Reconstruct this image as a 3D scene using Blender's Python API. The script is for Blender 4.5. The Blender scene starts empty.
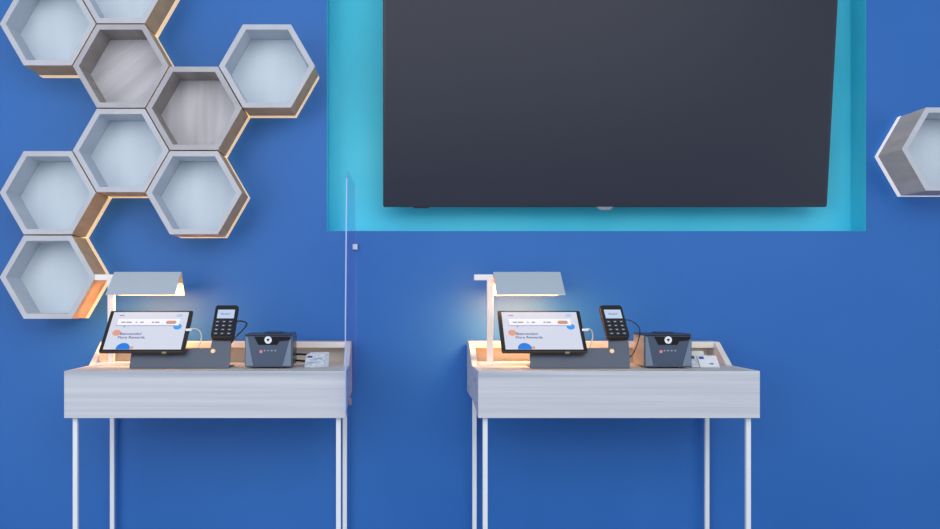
import bpy, bmesh, math, random
from mathutils import Vector, Matrix
random.seed(4)
C = bpy.context.scene.collection
CAMH, CAMD = 1.26, 3.0            # lens height and distance from the wall (metres)

# ------------------------------------------------------------------ materials
def lin(r, g, b):
    f = lambda v: (v/255/12.92) if v/255 <= .04045 else ((v/255+.055)/1.055)**2.4
    return (f(r), f(g), f(b), 1)
def mat(name, rgb, rough=.5, metal=0, emit=0, ecol=None, spec=.5, coat=0):
    m = bpy.data.materials.new(name); m.use_nodes = True
    b = m.node_tree.nodes['Principled BSDF']
    b.inputs['Base Color'].default_value = lin(*rgb)
    b.inputs['Roughness'].default_value = rough
    b.inputs['Metallic'].default_value = metal
    b.inputs['Specular IOR Level'].default_value = spec
    b.inputs['Coat Weight'].default_value = coat
    if emit:
        b.inputs['Emission Color'].default_value = lin(*(ecol or rgb))
        b.inputs['Emission Strength'].default_value = emit
    return m
def noisy(name, c1, c2, scale=(1,1,1), nscale=4, rough=.5, spec=.5, bump=0, detail=4, lo=.35, hi=.65, streak=None, coat=0):
    m = mat(name, c1, rough, spec=spec, coat=coat); nt = m.node_tree; N = nt.nodes; L = nt.links
    b = N['Principled BSDF']
    tc = N.new('ShaderNodeTexCoord'); mp = N.new('ShaderNodeMapping'); mp.inputs['Scale'].default_value = scale
    oi = N.new('ShaderNodeObjectInfo'); mul = N.new('ShaderNodeVectorMath'); mul.operation = 'SCALE'
    mul.inputs[0].default_value = (7.3, 3.1, 5.7); L.new(oi.outputs['Random'], mul.inputs['Scale'])
    L.new(mul.outputs[0], mp.inputs['Location'])
    L.new(tc.outputs['Object'], mp.inputs['Vector'])
    no = N.new('ShaderNodeTexNoise'); no.inputs['Scale'].default_value = nscale; no.inputs['Detail'].default_value = detail
    no.inputs['Distortion'].default_value = .3
    L.new(mp.outputs[0], no.inputs['Vector'])
    r = N.new('ShaderNodeValToRGB')
    r.color_ramp.elements[0].position = lo; r.color_ramp.elements[0].color = lin(*c1)
    r.color_ramp.elements[1].position = hi; r.color_ramp.elements[1].color = lin(*c2)
    L.new(no.outputs['Fac'], r.inputs['Fac'])
    out = r.outputs['Color']
    if streak:
        n2 = N.new('ShaderNodeTexNoise'); n2.inputs['Scale'].default_value = nscale*.3; n2.inputs['Detail'].default_value = 2
        L.new(mp.outputs[0], n2.inputs['Vector'])
        r2 = N.new('ShaderNodeValToRGB'); r2.color_ramp.elements[0].position = .3; r2.color_ramp.elements[0].color = (1,1,1,1)
        r2.color_ramp.elements[1].position = .4; r2.color_ramp.elements[1].color = (0,0,0,1)
        L.new(n2.outputs['Fac'], r2.inputs['Fac'])
        mx = N.new('ShaderNodeMixRGB'); L.new(r2.outputs['Color'], mx.inputs['Fac'])
        L.new(out, mx.inputs['Color1']); mx.inputs['Color2'].default_value = lin(*streak); out = mx.outputs['Color']
    L.new(out, b.inputs['Base Color'])
    if bump:
        bp = N.new('ShaderNodeBump'); bp.inputs['Strength'].default_value = bump; bp.inputs['Distance'].default_value = .002
        L.new(no.outputs['Fac'], bp.inputs['Height']); L.new(bp.outputs[0], b.inputs['Normal'])
    return m
M = {}
M['blue'] = noisy('blue_wall_paint', (18, 100, 184), (30, 106, 190), nscale=1.6, rough=.55, spec=.5, lo=.3, hi=.7)
M['teal'] = noisy('teal_wall_paint', (62, 204, 234), (84, 212, 240), nscale=2, rough=.5, spec=.3)
M['floor'] = noisy('floor_tile', (150, 150, 152), (168, 167, 165), nscale=3, rough=.5)
M['base'] = mat('baseboard_paint', (40, 84, 160), .5)
M['washed'] = noisy('whitewashed_wood', (190, 197, 210), (206, 211, 221), scale=(.45, 8, 34), nscale=3.2, rough=.55, streak=(172, 180, 196))
M['washed_in'] = noisy('pale_wood_inside', (212, 208, 202), (226, 222, 216), scale=(1, 7, 14), nscale=3, rough=.6)
M['edge'] = noisy('lamplit_wood_edge', (228, 226, 220), (238, 236, 230), scale=(1, 6, 12), nscale=3, rough=.6)  # whitewashed wood again, lamplight painted in as a paler, warmer tone
M['hex_front'] = noisy('shelf_front_edge', (186, 191, 204), (196, 200, 212), scale=(3, 3, 3), nscale=4, rough=.6)
M['hex_in'] = noisy('shelf_inside_pale', (188, 198, 212), (200, 208, 220), scale=(4, 1, 4), nscale=3, rough=.65)
M['hex_back'] = noisy('shelf_back_pale', (203, 216, 228), (208, 220, 231), scale=(8, 1, 1), nscale=3, rough=.65)
M['hex_out'] = noisy('shelf_outside_lamplit', (206, 174, 132), (220, 190, 148), scale=(6, 1.5, 6), nscale=5, rough=.6)  # greige wood with a golden lamplight tone painted into its colour
M['hex_out_grey'] = noisy('shelf_outside_grey', (196, 184, 176), (212, 200, 192), scale=(6, 1.5, 6), nscale=5, rough=.6)
M['taupe_front'] = noisy('taupe_front_edge', (170, 170, 180), (182, 182, 190), scale=(3, 3, 3), nscale=4, rough=.6)
M['taupe_in'] = noisy('taupe_inside', (150, 143, 143), (172, 165, 164), scale=(5, 1, 5), nscale=4, rough=.65)
M['taupe_back'] = noisy('taupe_back', (190, 190, 198), (210, 210, 218), scale=(9, 1, 1.1), nscale=3, rough=.65, streak=(178, 176, 184))
M['taupe_back_d'] = noisy('taupe_back_diagonal', (190, 190, 198), (210, 210, 218), scale=(3, 1, 3), nscale=3, rough=.65, streak=(178, 176, 184))
_mp = [n for n in M['taupe_back_d'].node_tree.nodes if n.type == 'MAPPING'][0]
_mp.vector_type = 'TEXTURE'; _mp.inputs['Rotation'].default_value = (0, math.radians(-38), 0); _mp.inputs['Scale'].default_value = (.9, 1, .10)
M['rim'] = mat('cream_rim_glow', (252, 240, 214), .5, emit=.55, ecol=(255, 214, 150))  # emission put into the back rim for the bright line of light there
M['rim_w'] = mat('white_rim_glow', (245, 245, 244), .5, emit=.45, ecol=(255, 244, 232))  # whiter version of the rim glow
M['leg'] = mat('white_metal_leg', (232, 238, 246), .4)
M['lamp'] = mat('white_lamp_metal', (238, 238, 240), .4)
M['shade'] = mat('grey_blue_shade_metal', (182, 196, 212), .5)
M['shade_in'] = mat('shade_inside_cream', (206, 190, 168), .6)
M['led'] = mat('lamp_led', (255, 240, 215), .4, emit=.5, ecol=(255, 226, 190))
M['tv'] = mat('television_bezel', (16, 22, 48), .35)
M['tvs'] = mat('television_screen', (36, 42, 60), .36, spec=.3)
M['tvl'] = mat('television_badge', (150, 150, 165), .3, metal=.6)
M['dark'] = mat('dark_case', (26, 26, 32), .3)
M['bronze'] = mat('bronze_edge', (84, 66, 54), .35, metal=.4)
M['stand'] = mat('slate_stand_metal', (78, 88, 106), .42, metal=.25)
M['brass'] = mat('brass_lock', (200, 176, 140), .3, metal=.7)
M['screen'] = mat('lit_screen', (60, 62, 66), .3, emit=.80, ecol=(228, 234, 252), spec=.2)
def glow(name, rgb, e=.5): return mat(name, [c*.25 for c in rgb], .35, emit=.92, ecol=rgb, spec=.2)
M['g_bar'] = glow('page_bar_white', (246, 247, 253), .6)
M['g_shadow'] = glow('page_bar_shadow', (150, 156, 214), .4)
M['g_pill'] = glow('page_pill_tan', (206, 150, 132), .4)
M['g_blue'] = glow('page_circle_blue', (36, 128, 232), .45)
M['g_sky'] = glow('page_circle_sky', (60, 160, 250), .45)
M['g_pink'] = glow('page_ball_pink', (228, 160, 140), .4)
M['g_red'] = glow('page_dot_red', (150, 70, 80), .3)
M['g_text'] = glow('page_text_navy', (62, 62, 140), .2)
M['g_grey'] = glow('page_text_grey', (140, 146, 176), .3)
M['g_lblue'] = glow('page_mark_light_blue', (150, 190, 248), .4)
M['lcd'] = glow('terminal_lcd', (196, 214, 244), .55)
M['key'] = mat('terminal_key', (52, 54, 66), .4)
M['keytxt'] = mat('terminal_key_mark', (190, 198, 220), .5)
M['cable_b'] = mat('black_cable', (18, 18, 24), .4)
M['cable_w'] = mat('white_cable', (232, 236, 242), .4)
M['mc_body'] = mat('machine_lamplit_metal', (196, 186, 168), .35, metal=.35)  # grey metal, warm lamplight on its side painted into the colour
M['mc_lid'] = mat('machine_lid_dark', (52, 58, 76), .3, metal=.2)
M['mc_front'] = mat('machine_front_steel', (74, 88, 112), .36, metal=.35)
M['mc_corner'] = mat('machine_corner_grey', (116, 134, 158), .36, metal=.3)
M['mc_gloss'] = mat('machine_gloss_black', (10, 11, 18), .08)
M['white'] = mat('white_print', (236, 240, 248), .5)
M['mc_print'] = mat('pale_print', (150, 160, 182), .5)
M['redbtn'] = mat('red_button', (222, 128, 130), .4, emit=.1)
M['card'] = noisy('card_white', (222, 230, 240), (232, 238, 246), nscale=30, rough=.5)
M['card_g'] = noisy('card_printed_grey', (196, 206, 222), (226, 232, 240), nscale=90, rough=.5, lo=.45, hi=.55)
M['card_blue'] = mat('card_blue_print', (52, 92, 168), .5)
M['card_navy'] = mat('card_navy_print', (60, 78, 128), .5)
M['clip'] = mat('pale_clip', (206, 220, 236), .35)
# acrylic: real glossy transparent sheet with a faint haze
ac = bpy.data.materials.new('clear_acrylic'); ac.use_nodes = True; nt = ac.node_tree; nt.nodes.clear()
o_ = nt.nodes.new('ShaderNodeOutputMaterial'); tr = nt.nodes.new('ShaderNodeBsdfTransparent'); gl = nt.nodes.new('ShaderNodeBsdfGlossy')
df = nt.nodes.new('ShaderNodeBsdfDiffuse'); df.inputs['Color'].default_value = lin(176, 184, 236)
tr.inputs['Color'].default_value = (.93, .94, 1, 1); gl.inputs['Roughness'].default_value = .08
m1 = nt.nodes.new('ShaderNodeMixShader'); m2 = nt.nodes.new('ShaderNodeMixShader'); m2.inputs[0].default_value = .05
m1.inputs[0].default_value = .05
nt.links.new(tr.outputs[0], m1.inputs[1]); nt.links.new(df.outputs[0], m1.inputs[2])
nt.links.new(m1.outputs[0], m2.inputs[1]); nt.links.new(gl.outputs[0], m2.inputs[2])
nt.links.new(m2.outputs[0], o_.inputs[0]); M['acrylic'] = ac
M['acrylic_edge'] = mat('acrylic_edge_glow', (150, 176, 222), .3, emit=.1)  # faint emission put into the edge so it looks lit

# ------------------------------------------------------------------ mesh helpers
def box(bm, x0, x1, y0, y1, z0, z1, mi=0):
    v = [bm.verts.new((x, y, z)) for x in (x0, x1) for y in (y0, y1) for z in (z0, z1)]
    for q in ((0,1,3,2), (4,6,7,5), (0,4,5,1), (2,3,7,6), (0,2,6,4), (1,5,7,3)):
        f = bm.faces.new([v[i] for i in q]); f.material_index = mi
    return v
def prism(bm, pts, a, b, axis='x', mi=0, side=None):
    """pts: outline (2D); extruded from a to b along axis. x: (y,z)  y: (x,z)  z: (x,y)"""
    f3 = {'x': lambda p, t: (t, p[0], p[1]), 'y': lambda p, t: (p[0], t, p[1]), 'z': lambda p, t: (p[0], p[1], t)}[axis]
    A = [bm.verts.new(f3(p, a)) for p in pts]; B = [bm.verts.new(f3(p, b)) for p in pts]
    bm.faces.new(A).material_index = mi; bm.faces.new(B[::-1]).material_index = mi
    n = len(pts)
    for i in range(n):
        f = bm.faces.new((A[i], B[i], B[(i+1) % n], A[(i+1) % n])); f.material_index = mi if side is None else side
def rrect(w, h, r, n=5, cx=0, cy=0):
    p = []
    for (sx, sy, a0) in ((1, 1, 0), (-1, 1, 90), (-1, -1, 180), (1, -1, 270)):
        for k in range(n+1):
            a = math.radians(a0 + 90*k/n); p.append((cx + sx*(w/2-r) + r*math.cos(a), cy + sy*(h/2-r) + r*math.sin(a)))
    return p
def circ(cx, cy, r, n=28): return [(cx + r*math.cos(2*math.pi*k/n), cy + r*math.sin(2*math.pi*k/n)) for k in range(n)]
def tube(bm, pts, r, seg=8, smooth=6):
    P = [Vector(p) for p in pts]
    def cr(p0, p1, p2, p3, t):
        return .5*((2*p1) + (p2-p0)*t + (2*p0-5*p1+4*p2-p3)*t*t + (3*p1-p0-3*p2+p3)*t**3)
    Q = []
    for i in range(len(P)-1):
        p0 = P[max(i-1, 0)]; p3 = P[min(i+2, len(P)-1)]
        for k in range(smooth): Q.append(cr(p0, P[i], P[i+1], p3, k/smooth))
    Q.append(P[-1]); prev = None
    up = Vector((.13, .3, 1)).normalized()
    for i, q in enumerate(Q):
        t = (Q[min(i+1, len(Q)-1)] - Q[max(i-1, 0)]).normalized()
        n = t.cross(up).normalized(); b = t.cross(n)
        ring = [bm.verts.new(q + r*(n*math.cos(2*math.pi*k/seg) + b*math.sin(2*math.pi*k/seg))) for k in range(seg)]
        if prev:
            for k in range(seg): bm.faces.new((prev[k], prev[(k+1) % seg], ring[(k+1) % seg], ring[k]))
        else: bm.faces.new(ring)
        prev = ring
    bm.faces.new(prev[::-1])
def build(name, fn, mats, parent=None, off=None, tf=None, bevel=0, smooth=False):
    """fn(bm) draws in scene coordinates (or in a plane mapped by tf); stored relative to the thing's base"""
    bm = bmesh.new(); fn(bm)
    if tf is not None: bmesh.ops.transform(bm, matrix=tf, verts=bm.verts)
    if off is not None: bmesh.ops.translate(bm, vec=-Vector(off), verts=bm.verts)
    bmesh.ops.recalc_face_normals(bm, faces=bm.faces)
    if smooth:
        for f in bm.faces: f.smooth = True
    me = bpy.data.meshes.new(name); bm.to_mesh(me); bm.free()
    for m in (mats if isinstance(mats, (list, tuple)) else [mats]): me.materials.append(M[m])
    o = bpy.data.objects.new(name, me); C.objects.link(o)
    if parent: o.parent = parent
    elif off is not None: o.location = off
    if bevel:
        b = o.modifiers.new('bevel', 'BEVEL'); b.width = bevel; b.segments = 2; b.limit_method = 'ANGLE'
    return o
def thing(name, label, cat, loc, group=None):
    o = bpy.data.objects.new(name, None); C.objects.link(o); o.location = loc; o.empty_display_size = .05
    o['label'] = label; o['category'] = cat
    if group: o['group'] = group
    return o
def struct(name, fn, m, off=(0, 0, 0)):
    o = build(name, fn, m, off=off); o['kind'] = 'structure'; return o
def copy_tree(o, parent=None):
    c = o.copy(); C.objects.link(c); c.parent = parent
    for ch in list(o.children): copy_tree(ch, c)
    return c
def dup(root, dx, label, dy=0, dz=0):
    r = copy_tree(root); r.location = Vector(root.location) + Vector((dx, dy, dz)); r['label'] = label; return r
def text_mesh(name, body, size, m, parent, off, tf, bold=0):
    cu = bpy.data.curves.new(name, 'FONT'); cu.body = body; cu.size = size; cu.align_x = 'LEFT'; cu.offset = bold
    tmp = bpy.data.objects.new('tmp_text', cu); C.objects.link(tmp)
    dg = bpy.context.evaluated_depsgraph_get(); dg.update()
    me = bpy.data.meshes.new_from_object(tmp.evaluated_get(dg)); bpy.data.objects.remove(tmp)
    me.transform(tf)
    me.transform(Matrix.Translation(-Vector(off)))
    me.materials.clear(); me.materials.append(M[m]); me.name = name
    o = bpy.data.objects.new(name, me); C.objects.link(o); o.parent = parent
    return o

# ------------------------------------------------------------------ room
NX0, NX1, NZ0, NZ1, ND = -.2166, 1.5525, 1.4799, 2.62, .10
WX0, WX1, WZ = -3.2, 4.2, 3.0
def wall(bm):
    T = .2
    box(bm, WX0, NX0, 0, T, 0, WZ); box(bm, NX1, WX1, 0, T, 0, WZ)
    box(bm, NX0, NX1, 0, T, 0, NZ0); box(bm, NX0, NX1, 0, T, NZ1, WZ)
struct('wall_back', wall, 'blue')
def niche(bm):
    t = .0006
    box(bm, NX0, NX1, ND, ND+t, NZ0, NZ1)
    box(bm, NX0, NX0+t, .0004, ND, NZ0, NZ1); box(bm, NX1-t, NX1, .0004, ND, NZ0, NZ1)
    box(bm, NX0+t, NX1-t, .0004, ND, NZ0, NZ0+t); box(bm, NX0+t, NX1-t, .0004, ND, NZ1-t, NZ1)
struct('trim_1', niche, 'teal')
struct('floor', lambda bm: box(bm, WX0, WX1, -6, .2, -.1, 0), 'floor')
struct('baseboard_back', lambda bm: box(bm, WX0, WX1, -.012, 0, 0, .1), 'base')

# ------------------------------------------------------------------ television
tvc = (.6924, -.015, 1.557)
tv = thing('television', 'large dark wall-mounted television tilted down inside the teal wall recess', 'television', tvc)
ang = math.radians(6.5)
TT = Matrix.Translation(tvc) @ Matrix.Rotation(ang, 4, 'X')
W2, H2 = .725, .83
build('frame', lambda bm: (prism(bm, rrect(W2*2, H2, .006, 3, 0, H2/2), 0, .018, 'y'),
                           box(bm, -W2*.8, W2*.8, .018, .034, .10, H2-.1)), 'tv', tv, tvc, TT, bevel=.002)
build('screen', lambda bm: box(bm, -W2+.009, W2-.009, -.0012, .001, .011, H2-.009), 'tvs', tv, tvc, TT)
build('badge', lambda bm: prism(bm, [(-.028, .001), (.028, .001), (.016, -.009), (-.016, -.009)], -.001, .012, 'y'), 'tvl', tv, tvc, TT)
build('status_light', lambda bm: box(bm, -W2+.10, -W2+.15, 0, .01, -.004, .001), 'dark', tv, tvc, TT)
build('wall_bracket', lambda bm: (box(bm, .35, .40, .03, ND, 1.75, 2.25), box(bm, .98, 1.03, .03, ND, 1.75, 2.25), box(bm, .3, 1.1, ND-.02, ND, 1.9, 2.1)), 'dark', tv, tvc)

# ------------------------------------------------------------------ hexagonal shelves
R, HD, HT = .1495, .159, .0165
def hexpts(r, cx=0, cz=0): return [(cx + r*math.cos(math.radians(60*k)), cz + r*math.sin(math.radians(60*k))) for k in range(6)]
def make_hex(kind, label, loc, diag=False):
    fm, im, bk, ou, rm = {'pale': ('hex_front', 'hex_in', 'hex_back', 'hex_out', 'rim'),
                          'taupe': ('taupe_front', 'taupe_in', 'taupe_back_d' if diag else 'taupe_back', 'hex_out', 'rim'),
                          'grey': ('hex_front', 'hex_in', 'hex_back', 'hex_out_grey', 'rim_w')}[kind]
    t = thing('hexagonal_shelf', label, 'shelf', loc, 'hexagonal wall shelves')
    Ro, Ri = R, R-HT/math.cos(math.radians(30))
    def fr(bm):
        O = hexpts(Ro); I = hexpts(Ri); a, b = -HD, (-.030 if kind != 'grey' else -.0182)
        of = [bm.verts.new((p[0], a, p[1])) for p in O]; ob = [bm.verts.new((p[0], b, p[1])) for p in O]
        jf = [bm.verts.new((p[0], a, p[1])) for p in I]; jb = [bm.verts.new((p[0], b, p[1])) for p in I]
        for i in range(6):
            j = (i+1) % 6
            for vs, mi in (((of[i], of[j], jf[j], jf[i]), 0), ((jf[i], jf[j], jb[j], jb[i]), 1), ((of[i], ob[i], ob[j], of[j]), 2), ((ob[i], jb[i], jb[j], ob[j]), 2)):
                bm.faces.new(vs).material_index = mi
    build('frame', fr, [fm, im, ou], t, bevel=.0008)
    build('back_panel', lambda bm: prism(bm, hexpts(Ri-.0006), -.050, -.040, 'y'), bk, t)
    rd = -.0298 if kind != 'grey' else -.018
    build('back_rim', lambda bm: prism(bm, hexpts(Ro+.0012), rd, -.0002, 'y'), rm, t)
    return t
HX, HZ, SX, SZ = -1.0733, 2.1125, .2271, .2626
def hp(c, z): return (HX + c*SX, 0, HZ - z*SZ)
p1 = make_hex('pale', 'pale hexagonal wall shelf at the top of the leftmost column, cut by the upper edge', hp(0, 0))
def hd(c, z, lab):
    o = copy_tree(p1); o.location = hp(c, z); o['label'] = lab; return o
hd(0, 2, 'pale hexagonal shelf in the leftmost column, directly above the shelf by the lamp')
hd(0, 3, 'lowest pale hexagonal shelf, its right corner behind the lamp arm')
hd(1, -.5, 'pale hexagonal shelf mostly cut off at the top, above the dark diagonal-grained shelf')
make_hex('taupe', 'greyish wood hexagonal shelf with diagonal grain on its back, nearest the top', hp(1, .5), True)
hd(1, 1.5, 'pale hexagonal shelf directly below the grey shelf with diagonal grain')
make_hex('taupe', 'greyish wood hexagonal shelf with vertical grain, touching the shelf nearest the television', hp(2, 1))
hd(2, 2, 'pale hexagonal shelf directly below the grey shelf with vertical grain')
hd(3, .5, 'pale hexagonal shelf nearest the television, rightmost of the left cluster')
make_hex('grey', 'lone pale hexagonal shelf with grey wood outside, right of the teal recess', (1.731, 0, 1.723))

# ------------------------------------------------------------------ desk (left one first, copied to the right)
XL, DX = -.934, 1.176
def at(rx, y, z): return (XL+rx, y, z)
ZT, ZB, YF = 1.0528, .919, -.405
dO = at(.4, -.21, 0)
desk = thing('standing_desk', 'narrow whitewashed wood standing desk left of the television with a clear divider at its side', 'desk', dO, 'standing kiosk desks')
def dp(name, fn, m, bevel=.001): return build(name, fn, m, desk, dO, Matrix.Translation((XL, 0, 0)), bevel)
dp('front_panel', lambda bm: box(bm, 0, .8, YF, YF+.018, ZB, ZT), 'washed')
prof = [(YF+.0182, ZB), (YF+.0182, ZT), (-.195, ZT), (-.084, 1.12), (-.012, 1.12), (-.012, .955), (-.25, .949)]
def sidep(x0, x1):
    def f(bm):
        prism(bm, prof, x0, x1, 'x')
        for fc in bm.faces:
            c = fc.calc_center_median()
            if abs(c.z-ZT) < .03 and c.y > -.39 and abs(fc.normal.x) < .5 : fc.material_index = 1
        bm.normal_update()
        for fc in bm.faces: fc.material_index = 1 if (abs(fc.normal.x) < .5 and fc.calc_center_median().z > 1.04) else 0
    return f
dp('side_panel', sidep(0, .018), ['washed', 'edge'])
dp('side_panel', sidep(.782, .8), ['washed', 'edge'])
dp('top_panel', lambda bm: box(bm, .0182, .7818, YF+.0184, -.03, ZT-.018, ZT-.0004), 'washed_in')
dp('ledge', lambda bm: box(bm, .0182, .7818, -.086, -.012, 1.101, 1.1198), 'edge')
dp('back_panel', lambda bm: box(bm, .0182, .7818, -.0295, -.0125, .955, 1.1008), 'washed_in')
dp('bottom_panel', lambda bm: box(bm, .0182, .7818, YF+.0184, -.03, .957, .972), 'washed_in')
lw = .0068
for lx in (.0225, .7775):
    for ly, zt in ((-.3735, .957), (-.03, .9545)):
        dp('leg', lambda bm: box(bm, lx-lw, lx+lw, ly-lw, ly+lw, .004, zt), 'leg')
for lx in (.0225, .7775):
    for ly in (-.3735, -.03):
        dp('foot_glide', lambda bm: prism(bm, circ(lx, ly, .009, 16), 0, .0045, 'z'), 'dark', 0)
dup(desk, DX, 'narrow whitewashed wood standing desk below the television, without a divider')

# ------------------------------------------------------------------ desk lamp
lO = at(.06, -.16, ZT)
lamp = thing('desk_lamp', 'white desk lamp with folded grey shade on the left desk, overlapping the lowest hexagonal shelf', 'lamp', lO, 'folded-shade desk lamps')
def lp(name, fn, m, bevel=.0008): return build(name, fn, m, lamp, lO, Matrix.Translation((XL, 0, 0)), bevel)
lp('base', lambda bm: box(bm, .0195, .19, -.192, -.13, ZT, ZT+.008), 'lamp')
lp('pole', lambda bm: box(bm, .0495, .0685, -.169, -.151, ZT+.008, 1.333), 'lamp')
lp('arm', lambda bm: (box(bm, .010, .0495, -.169, -.151, 1.315, 1.333), box(bm, .0685, .268, -.1645, -.1555, 1.320, 1.329)), 'lamp')
def shade(bm):
    pts = [(-.25, 1.271), (-.165, 1.341), (-.155, 1.341), (-.117, 1.268), (-.1205, 1.268), (-.158, 1.3375), (-.163, 1.3375), (-.2465, 1.2685)]
    prism(bm, pts, .0695, .277, 'x', 0)
    bm.normal_update()
sh = lp('shade', shade, ['shade', 'shade_in', 'lamp'], 0)
for p in sh.data.polygons:      # inner faces and lower edge are white
    c = p.center + Vector(lO); n = p.normal
    if abs(n.x) < .5 and (n.z < -.05): p.material_index = 2 if p.area < .0012 else 1
lp('light_strip', lambda bm: box(bm, .08, .268, -.176, -.150, 1.3190, 1.3216), 'led')
dup(lamp, DX, 'white desk lamp with folded grey shade on the right desk, arm stub against blue wall')
def lamp_and_tint_light(loc, rot, sx, sy, e, col, spread=180):
    ld = bpy.data.lights.new('lamp_and_tint_light', 'AREA'); ld.shape = 'RECTANGLE'; ld.size = sx; ld.size_y = sy
    ld.energy = e; ld.color = col; ld.spread = math.radians(spread)
    lo = bpy.data.objects.new('lamp_and_tint_light', ld); C.objects.link(lo); lo.location = loc; lo.rotation_euler = [math.radians(a) for a in rot]
for dx, e in ((0, .5), (DX, .9)):      # LED strip: soft white downwards; second, orange light added to tint the wall behind
    lamp_and_tint_light((XL+.175+dx, -.163, 1.312), (0, 0, 0), .18, .02, .34, (1, .84, .64), 150)
    lamp_and_tint_light((XL+.170+dx, -.16, 1.276), (60, 0, 0), .20, .05, 4.2*e, (1, .37, .09), 178)

# ------------------------------------------------------------------ device stand
sO = at(.31, -.26, ZT)
XL -= .006; sO = at(.31, -.26, ZT)
stand = thing('device_stand', 'slate metal device stand holding tablet and card reader on the left desk', 'stand', sO, 'slate device stands')
def ST(): # plane (u right, v up along slope) leaning back
    a = Vector((0, -.312, ZT)); b = Vector((0, -.281, ZT+.0915)); v = (b-a).normalized()
    n = Vector((1, 0, 0)).cross(v)
    return Matrix(((1, v.x, n.x, XL), (0, v.y, n.y, a.y), (0, v.z, n.z, a.z), (0, 0, 0, 1)))
TS = ST()
plate = [(.164, .001), (.458, .001), (.461, .096), (.402, .096), (.3995, .062), (.166, .060)]
build('front_plate', lambda bm: prism(bm, plate, -.004, 0, 'z'), 'stand', stand, sO, TS, bevel=.0008)
build('foot_plate', lambda bm: box(bm, .17, .455, -.306, -.20, ZT, ZT+.003), 'stand', stand, sO, Matrix.Translation((XL, 0, 0)))
build('rear_brace', lambda bm: prism(bm, [(-.298, ZT+.003), (-.205, ZT+.003), (-.292, ZT+.055)], .20, .204, 'x'), 'stand', stand, sO, Matrix.Translation((XL, 0, 0)))
build('rear_brace', lambda bm: prism(bm, [(-.298, ZT+.003), (-.205, ZT+.003), (-.281, ZT+.085)], .43, .434, 'x'), 'stand', stand, sO, Matrix.Translation((XL, 0, 0)))
build('lock', lambda bm: (prism(bm, circ(.408, .052, .0068, 20), 0, .004, 'z'), prism(bm, circ(.408, .052, .004, 16), .004, .005, 'z')), 'brass', stand, sO, TS)
dup(stand, DX+.003, 'slate metal device stand holding tablet and card reader on the right desk')

# ------------------------------------------------------------------ tablet
XL += .002
tb, tt = Vector((0, -.330, 1.1035)), Vector((0, -.210, 1.2215))
tv_ = (tt-tb); TL = tv_.length; v = tv_.normalized(); n = Vector((1, 0, 0)).cross(v)
tO = at(.2028, -.27, 1.1)
TB = Matrix(((1, v.x, n.x, XL+.2028), (0, v.y, n.y, tb.y), (0, v.z, n.z, tb.z), (0, 0, 0, 1)))
tab = thing('tablet', 'black-edged tablet showing a white rewards page, on the left desk stand', 'tablet', tO, 'kiosk tablets')
def tp(name, fn, m, par=tab, bevel=0, smooth=False): return build(name, fn, m, par, tO, TB, bevel, smooth)
TW = .251
tp('case', lambda bm: prism(bm, rrect(TW, TL, .005, 4, 0, TL/2), -.009, -.0005, 'z'), 'bronze', bevel=.0012)
tp('bezel', lambda bm: prism(bm, rrect(TW-.003, TL-.003, .004, 4, 0, TL/2), -.001, .0003, 'z'), 'dark')
SW, SH, SY0 = TW-.023, TL-.015, .008
scr = tp('screen', lambda bm: box(bm, -SW/2, SW/2, SY0, SY0+SH, 0, .0007), 'screen')
U = lambda u: -SW/2 + u*SW
V = lambda vv: SY0 + (1-vv)*SH
def clipb(pts): return [(x, max(y, SY0)) for x, y in pts]
def flat(name, pts, m, z): tp(name, lambda bm: prism(bm, pts, z-.0001, z, 'z'), m, scr)
def rect(u0, u1, v0, v1): return [(U(u0), V(v1)), (U(u1), V(v1)), (U(u1), V(v0)), (U(u0), V(v0))]
cc = [(U(.25)+.0205*math.cos(math.radians(a)), V(1)+.0215*math.sin(math.radians(a))+.0+.004) for a in range(-10, 191, 8)]
flat('blue_circle', clipb(cc), 'g_blue', .0009)
co = [(U(.36)+.0055*math.cos(math.radians(a)), V(.955)+.0055*math.sin(math.radians(a))) for a in range(0, 360, 20)]
flat('orange_circle', clipb(co), 'g_pink', .0009)
flat('sky_circle', circ(U(.89), V(.40), .0125), 'g_sky', .0009)
flat('pink_ball', circ(U(.112), V(.565), .0122), 'g_pink', .0009)
flat('red_dot', circ(U(.19), V(.405), .0022, 12), 'g_red', .0009)
flat('menu_shadow', rect(.075, .90, .205, .385), 'g_shadow', .0010)
flat('menu_bar', rect(.08, .905, .19, .365), 'g_bar', .0012)
flat('menu_button', rrect(.031, .0135, .0062, 5, U(.795), V(.287)), 'g_pill', .0014)
for a, b in ((.135, .19), (.20, .275), (.325, .345), (.385, .43), (.54, .57), (.58, .64)):
    tp('menu_text', lambda bm: prism(bm, rect(a, b, .27, .30), .0013, .0014, 'z'), 'g_grey', scr)
tp('header_mark', lambda bm: [prism(bm, rect(a, b, .085, .115), .0013, .0014, 'z') for a, b in ((.09, .11), (.115, .15))], 'g_grey', scr)
tp('account_mark', lambda bm: [prism(bm, rect(a, b, c, d), .0013, .0014, 'z') for a, b, c, d in ((.86, .92, .06, .08), (.84, .93, .10, .125))], 'g_lblue', scr)
text_mesh('headline', 'Bienvenido!', .0138, 'g_text', scr, tO, TB @ Matrix.Translation((U(.16), V(.625), .0015)), .0002)
text_mesh('headline', 'Flora Rewards', .0138, 'g_text', scr, tO, TB @ Matrix.Translation((U(.145), V(.72), .0015)), .0002)
tp('badge', lambda bm: prism(bm, rrect(.013, .005, .002, 3, .066, -.0015), -.006, -.001, 'z'), 'brass')
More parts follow.
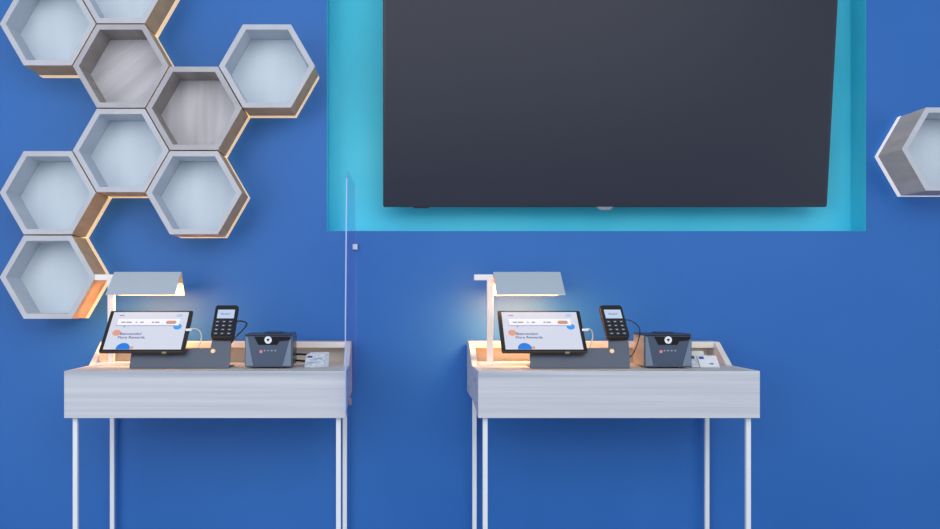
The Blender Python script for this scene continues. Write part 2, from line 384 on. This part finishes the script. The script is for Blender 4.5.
# arm holding the tablet to the stand plate
def arm_fn(bm): box(bm, .175, .225, -.298, -.255, 1.096, 1.106); box(bm, .175, .225, -.262, -.25, 1.106, 1.160)
build('mount_arm', lambda bm: prism(bm, [(-.2966, 1.096), (-.2966, 1.108), (-.287, 1.1315), (-.256, 1.1625), (-.250, 1.156), (-.278, 1.120), (-.284, 1.096)], .172, .232, 'x'), 'stand', tab, tO, Matrix.Translation((XL, 0, 0)))
def wc(bm): tube(bm, [(.325, -.285, 1.165), (.345, -.265, 1.168), (.358, -.25, 1.158), (.360, -.245, 1.135), (.348, -.25, 1.108), (.325, -.25, 1.085), (.30, -.25, 1.06)], .0022)
build('charging_cable', wc, 'cable_w', tab, tO, Matrix.Translation((XL, 0, 0)), smooth=True)
build('cable_plug', lambda bm: box(bm, .322, .340, -.288, -.278, 1.162, 1.169), 'cable_w', tab, tO, Matrix.Translation((XL, 0, 0)), bevel=.001)
dup(tab, DX+.003, 'black-edged tablet showing a white rewards page, on the right desk stand')

XL += .004
# ------------------------------------------------------------------ card reader
def reader(dx, label, yaw, rx, black_cable):
    base = Vector((XL+dx+rx, -.302, 1.144)); top = Vector((XL+dx+rx, -.228, 1.2385))
    vv = (top-base); L_ = vv.length; vv.normalize(); nn = Vector((1, 0, 0)).cross(vv)
    T = Matrix(((1, vv.x, nn.x, 0), (0, vv.y, nn.y, 0), (0, vv.z, nn.z, 0), (0, 0, 0, 1)))
    T = Matrix.Translation(base) @ Matrix.Rotation(math.radians(yaw), 4, 'Z') @ T
    O = tuple(base)
    t = thing('card_reader', label, 'card reader', O, 'card payment readers')
    def q(name, fn, m, par=t, bevel=0, sm=False): return build(name, fn, m, par, O, T, bevel, sm)
    q('body', lambda bm: prism(bm, rrect(.069, L_, .009, 5, 0, L_/2), -.016, 0, 'z'), 'dark', bevel=.0015)
    q('side_band', lambda bm: prism(bm, rrect(.0705, L_+.0012, .0095, 5, 0, L_/2), -.011, -.005, 'z'), 'bronze')
    s = q('screen', lambda bm: box(bm, -.0245, .0265, .070, .102, 0, .0008), 'lcd')
    q('screen_text', lambda bm: [box(bm, a, b, c, c+.0022, .0008, .001) for a, b, c in ((-.016, -.004, .087), (-.002, .008, .087), (.010, .016, .087), (-.014, .012, .0825))], 'g_grey', s)
    for r in range(4):
        for c in range(3):
            kx, ky = -.020+c*.0195, .013 + r*.0145
            k = q('key', lambda bm: prism(bm, rrect(.0145, .0105, .0025, 3, kx, ky), 0, .0018, 'z'), 'key')
            q('key_mark', lambda bm: box(bm, kx-.003, kx+.003, ky-.0012, ky+.0012, .0018, .002), 'keytxt', k)
    if black_cable:
        pts = [(.034, .062, -.006), (.050, .064, -.006), (.066, .055, -.004), (.066, .040, 0), (.050, .018, -.004), (.034, .004, -.012), (.026, -.004, -.022)]
    else:
        pts = [(.034, .068, -.006), (.050, .068, -.008), (.064, .056, -.006), (.070, .030, 0), (.064, .004, -.004), (.054, -.020, -.018), (.044, -.036, -.036), (.030, -.044, -.050)]
    q('cable', lambda bm: tube(bm, pts, .0021 if black_cable else .0016), 'cable_b', t, 0, True)
    q('cable_plug', lambda bm: prism(bm, circ(-.006, .063 if black_cable else .068, .0038, 12), .034, .052, 'x'), 'cable_b', t)
    # prism x-axis takes (y,z); swap so the plug follows the cable
    return t
def fixplug(t):
    for ch in t.children:
        if ch.name.startswith('cable_plug'): bpy.data.objects.remove(ch); break
for args in ((0, 'black card reader with number keys on the left desk stand, thick cable at its side', -2, .4285, True),
             (DX, 'black card reader with number keys on the right desk stand, thin drooping cable', 6, .425, False)):
    fixplug(reader(*args))

# ------------------------------------------------------------------ coin machine
mx0, mx1, my0, my1, mz0, mz1 = .498, .637, -.312, -.178, ZT+.005, ZT+.1015
mO = at(.5675, -.245, ZT)
mc = thing('receipt_machine', 'boxy dark receipt machine with round white badge, on the left desk beside printed leaflets', 'machine', mO, 'receipt machines')
IX = Matrix.Translation((XL, 0, 0))
def mp_(name, fn, m, par=mc, bevel=0): return build(name, fn, m, par, mO, IX, bevel)
mp_('housing', lambda bm: box(bm, mx0+.002, mx1-.002, my0+.016, my1, mz0, mz1-.006), 'mc_body', bevel=.002)
mp_('lid', lambda bm: (box(bm, mx0, mx1, my0+.003, my1-.002, mz1-.0058, mz1), box(bm, .55, .60, -.26, -.20, mz1, mz1+.0035)), 'mc_lid', bevel=.002)
fp = mp_('front_panel', lambda bm: box(bm, mx0+.0005, mx1-.0005, my0, my0+.0125, mz0-.001, mz1-.0062), 'mc_front', bevel=.0015)
mp_('side_seam', lambda bm: box(bm, mx0+.0045, mx1-.0045, my0+.0128, my0+.0158, mz0+.001, mz1-.0065), 'dark')
w_ = mx1-mx0; h_ = mz1-mz0-.007
mu = lambda u: mx0+u*w_
mv = lambda vq: mz0+(1-vq)*h_
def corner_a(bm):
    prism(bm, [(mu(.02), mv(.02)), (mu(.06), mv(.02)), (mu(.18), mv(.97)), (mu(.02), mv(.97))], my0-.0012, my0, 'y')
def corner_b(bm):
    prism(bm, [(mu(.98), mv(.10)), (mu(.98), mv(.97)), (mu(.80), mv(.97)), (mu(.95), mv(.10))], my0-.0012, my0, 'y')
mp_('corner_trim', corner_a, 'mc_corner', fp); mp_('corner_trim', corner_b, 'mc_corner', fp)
mp_('display_window', lambda bm: prism(bm, [(mu(.2), mv(.01)), (mu(.97), mv(.01)), (mu(.95), mv(.13)), (mu(.73), mv(.16)), (mu(.69), mv(.28)), (mu(.29), mv(.28))], my0-.0016, my0, 'y'), 'mc_gloss', fp)
def ring(bm):
    prism(bm, circ(mu(.495), mv(.12), .0108), my0-.0026, my0-.0016, 'y')
mp_('badge', ring, 'white', fp)
mp_('badge_mark', lambda bm: prism(bm, [(mu(.495)-.005, mv(.12)+.0035), (mu(.495)+.005, mv(.12)+.0035), (mu(.495), mv(.12)-.0055)], my0-.0032, my0-.0026, 'y'), 'mc_gloss', fp)
mp_('button', lambda bm: prism(bm, rrect(.0085, .0085, .002, 3, mu(.345), mv(.5)), my0-.002, my0, 'y'), 'redbtn', fp)
mp_('icon_row', lambda bm: [prism(bm, rrect(.0055, .004, .001, 2, mu(.42+.075*k), mv(.47)), my0-.0008, my0, 'y') for k in range(4)], 'mc_print', fp)
for fx in (.53, .605):
    mp_('foot', lambda bm: prism(bm, circ(fx, -.30, .009, 14), ZT-.0002, ZT+.0055, 'z'), 'dark')
    mp_('foot', lambda bm: prism(bm, circ(fx, -.195, .009, 14), ZT-.0002, ZT+.0055, 'z'), 'dark')
mc2 = dup(mc, DX, 'boxy dark receipt machine with round white badge, on the right desk beside two white cards')
mp_('side_panel', lambda bm: box(bm, mx1-.002, mx1-.0004, my0+.04, my1-.004, mz0+.002, mz1-.008), 'mc_lid')
def leads(bm):
    tube(bm, [(.630, -.19, ZT+.034), (.655, -.215, ZT+.036), (.682, -.19, ZT+.030), (.69, -.15, ZT+.01)], .003)
    tube(bm, [(.630, -.19, ZT+.016), (.655, -.215, ZT+.016), (.678, -.195, ZT+.012), (.69, -.16, ZT+.004)], .003)
mp_('power_lead', leads, 'cable_b')

# ------------------------------------------------------------------ cards
def leaning(name, label, cat, x, y, w, lean_y, hz, m, marks, group, yaw=0, thick=.0012, tilt=0):
    a = Vector((0, 0, 0)); b = Vector((0, lean_y, hz)); vv = b-a; L_ = vv.length; vv.normalize(); nn = Vector((1, 0, 0)).cross(vv)
    loc = (x, y, ZT+.0004)
    T = Matrix.Translation(loc) @ Matrix.Rotation(math.radians(yaw), 4, 'Z') @ Matrix(((1, vv.x, nn.x, 0), (0, vv.y, nn.y, 0), (0, vv.z, nn.z, 0), (0, 0, 0, 1)))
    t = thing(name, label, cat, loc, group)
    build('sheet', lambda bm: prism(bm, rrect(w, L_, .0015, 2, 0, L_/2), 0, thick, 'z'), m, t, loc, T)
    for (nm, u0, u1, v0, v1, mm) in marks:
        build(nm, lambda bm: box(bm, (u0-.5)*w, (u1-.5)*w, (1-v1)*L_, (1-v0)*L_, thick, thick+.0003), mm, t, loc, T)
    return t
RX = XL+DX
leaning('card', 'white card with small blue print leaning in the right desk, nearer its right end', 'card', RX+.7015, -.282, .0575, .034, .0325, 'card',
        [('blue_mark', .06, .32, .08, .30, 'card_blue'), ('blue_print', .52, .72, .66, .76, 'card_blue')], 'cards on the right desk')
leaning('card', 'pale card half hidden between the right receipt machine and the front card', 'card', RX+.676, -.274, .0575, .034, .0335, 'card_g',
        [('blue_mark', .06, .32, .08, .30, 'card_navy')], 'cards on the right desk')
h = thing('card_holder', 'small pale holder propping the cards on the right desk', 'holder', (RX+.69, -.225, ZT))
build('wedge', lambda bm: prism(bm, [(-.262, ZT+.0003), (-.205, ZT+.0003), (-.205, ZT+.046), (-.225, ZT+.046)], RX+.652, RX+.700, 'x'), 'edge', h, (RX+.69, -.225, ZT))
labs = ['front leaflet of the small printed stack on the left desk', 'second leaflet of the left desk stack, its navy heading showing behind the front one',
        'third leaflet of the left desk stack, shifted right behind the headed one', 'rearmost leaflet of the left desk stack, standing furthest right']
for k, (x, y, yw, m) in enumerate(((.7000, -.284, 0, 'card_g'), (.7035, -.2765, 1, 'card'), (.7085, -.2695, -1, 'card_g'), (.7120, -.2625, 2, 'card'))):
    leaning('leaflet', labs[k], 'leaflet', XL+x, y, .0585, .052, .034+.002*k, m,
            [('printed_text', .10, .34, .10, .24, 'card_navy'), ('grey_print', .40, .85, .3+.1*(k % 2), .36+.1*(k % 2), 'mc_print'), ('faint_print', .12, .6, .62, .68, 'mc_print')],
            'leaflets on the left desk', yw)
h = thing('leaflet_holder', 'small pale holder propping the leaflets at the back of the left desk', 'holder', (XL+.70, -.18, ZT))
build('wedge', lambda bm: prism(bm, [(-.248, ZT+.0003), (-.165, ZT+.0003), (-.165, ZT+.036), (-.2, ZT+.036)], XL+.685, XL+.735, 'x'), 'edge', h, (XL+.70, -.18, ZT))

# ------------------------------------------------------------------ acrylic divider at the right side of the left desk
aO = (-.130, -.22, .93)
acr = thing('acrylic_divider', 'clear acrylic divider sheet standing at the right side of the left desk', 'divider', aO)
a0 = Vector((-.1325, -.452, 0)); a1 = Vector((-.1215, -.012, 0)); dirx = (a1-a0).normalized(); LA = (a1-a0).length
nA = Vector((0, 0, 1)).cross(dirx)
TA = Matrix(((dirx.x, 0, nA.x, a0.x), (dirx.y, 0, nA.y, a0.y), (0, 1, 0, 0), (0, 0, 0, 1)))
sheet = [(0, .945), (0, 1.20), (.045, 1.60), (.075, 1.625), (LA, 1.625), (LA, .985), (.10, .925), (.02, .925)]
build('sheet', lambda bm: prism(bm, sheet, -.0015, .0015, 'z', 0), 'acrylic', acr, aO, TA)
def edge_fn(bm):
    prism(bm, [(-.0008, .945), (-.0008, 1.20), (.0442, 1.60), (.0452, 1.60), (.0002, 1.20), (.0002, .945)], -.0018, .0018, 'z')
build('front_edge', edge_fn, 'acrylic_edge', acr, aO, TA)
build('clip', lambda bm: box(bm, -.132, -.1165, -.020, -.0005, 1.418, 1.436), 'clip', acr, aO, bevel=.001)
build('clip', lambda bm: box(bm, -.1335, -.1262, -.235, -.205, .936, .955), 'brass', acr, aO, bevel=.001)

# ------------------------------------------------------------------ light
def area(name, loc, rot, sx, sy, e, col):
    l = bpy.data.lights.new(name, 'AREA'); l.shape = 'RECTANGLE'; l.size = sx; l.size_y = sy; l.energy = e; l.color = col
    o = bpy.data.objects.new(name, l); C.objects.link(o); o.location = loc; o.rotation_euler = [math.radians(a) for a in rot]; return o
area('ceiling_light', (.2, -4.2, 2.9), (66, 0, 0), 5.0, 2.2, 86, (1, .975, .945))
area('window_light', (-3.0, -4.6, 1.6), (86, 0, -33), 2.6, 2.6, 58, (.96, .98, 1))
area('window_light', (4.4, -4.2, 1.3), (88, 0, 48), 2.0, 2.4, 25, (.95, .97, 1))
w = bpy.data.worlds.new('room_ambient'); bpy.context.scene.world = w; w.use_nodes = True
w.node_tree.nodes['Background'].inputs[0].default_value = (.80, .88, 1, 1)
w.node_tree.nodes['Background'].inputs[1].default_value = .5

# ------------------------------------------------------------------ camera
cd = bpy.data.cameras.new('camera'); cam = bpy.data.objects.new('camera', cd); C.objects.link(cam)
cam.location = (0, -CAMD, CAMH); cam.rotation_euler = (math.pi/2, 0, 0)
cd.sensor_width = 36; cd.lens = 36*914/940
cd.shift_x = (470-393)/940; cd.shift_y = (298-264.5)/940
bpy.context.scene.camera = cam
bpy.context.scene.view_settings.view_transform = 'Standard'
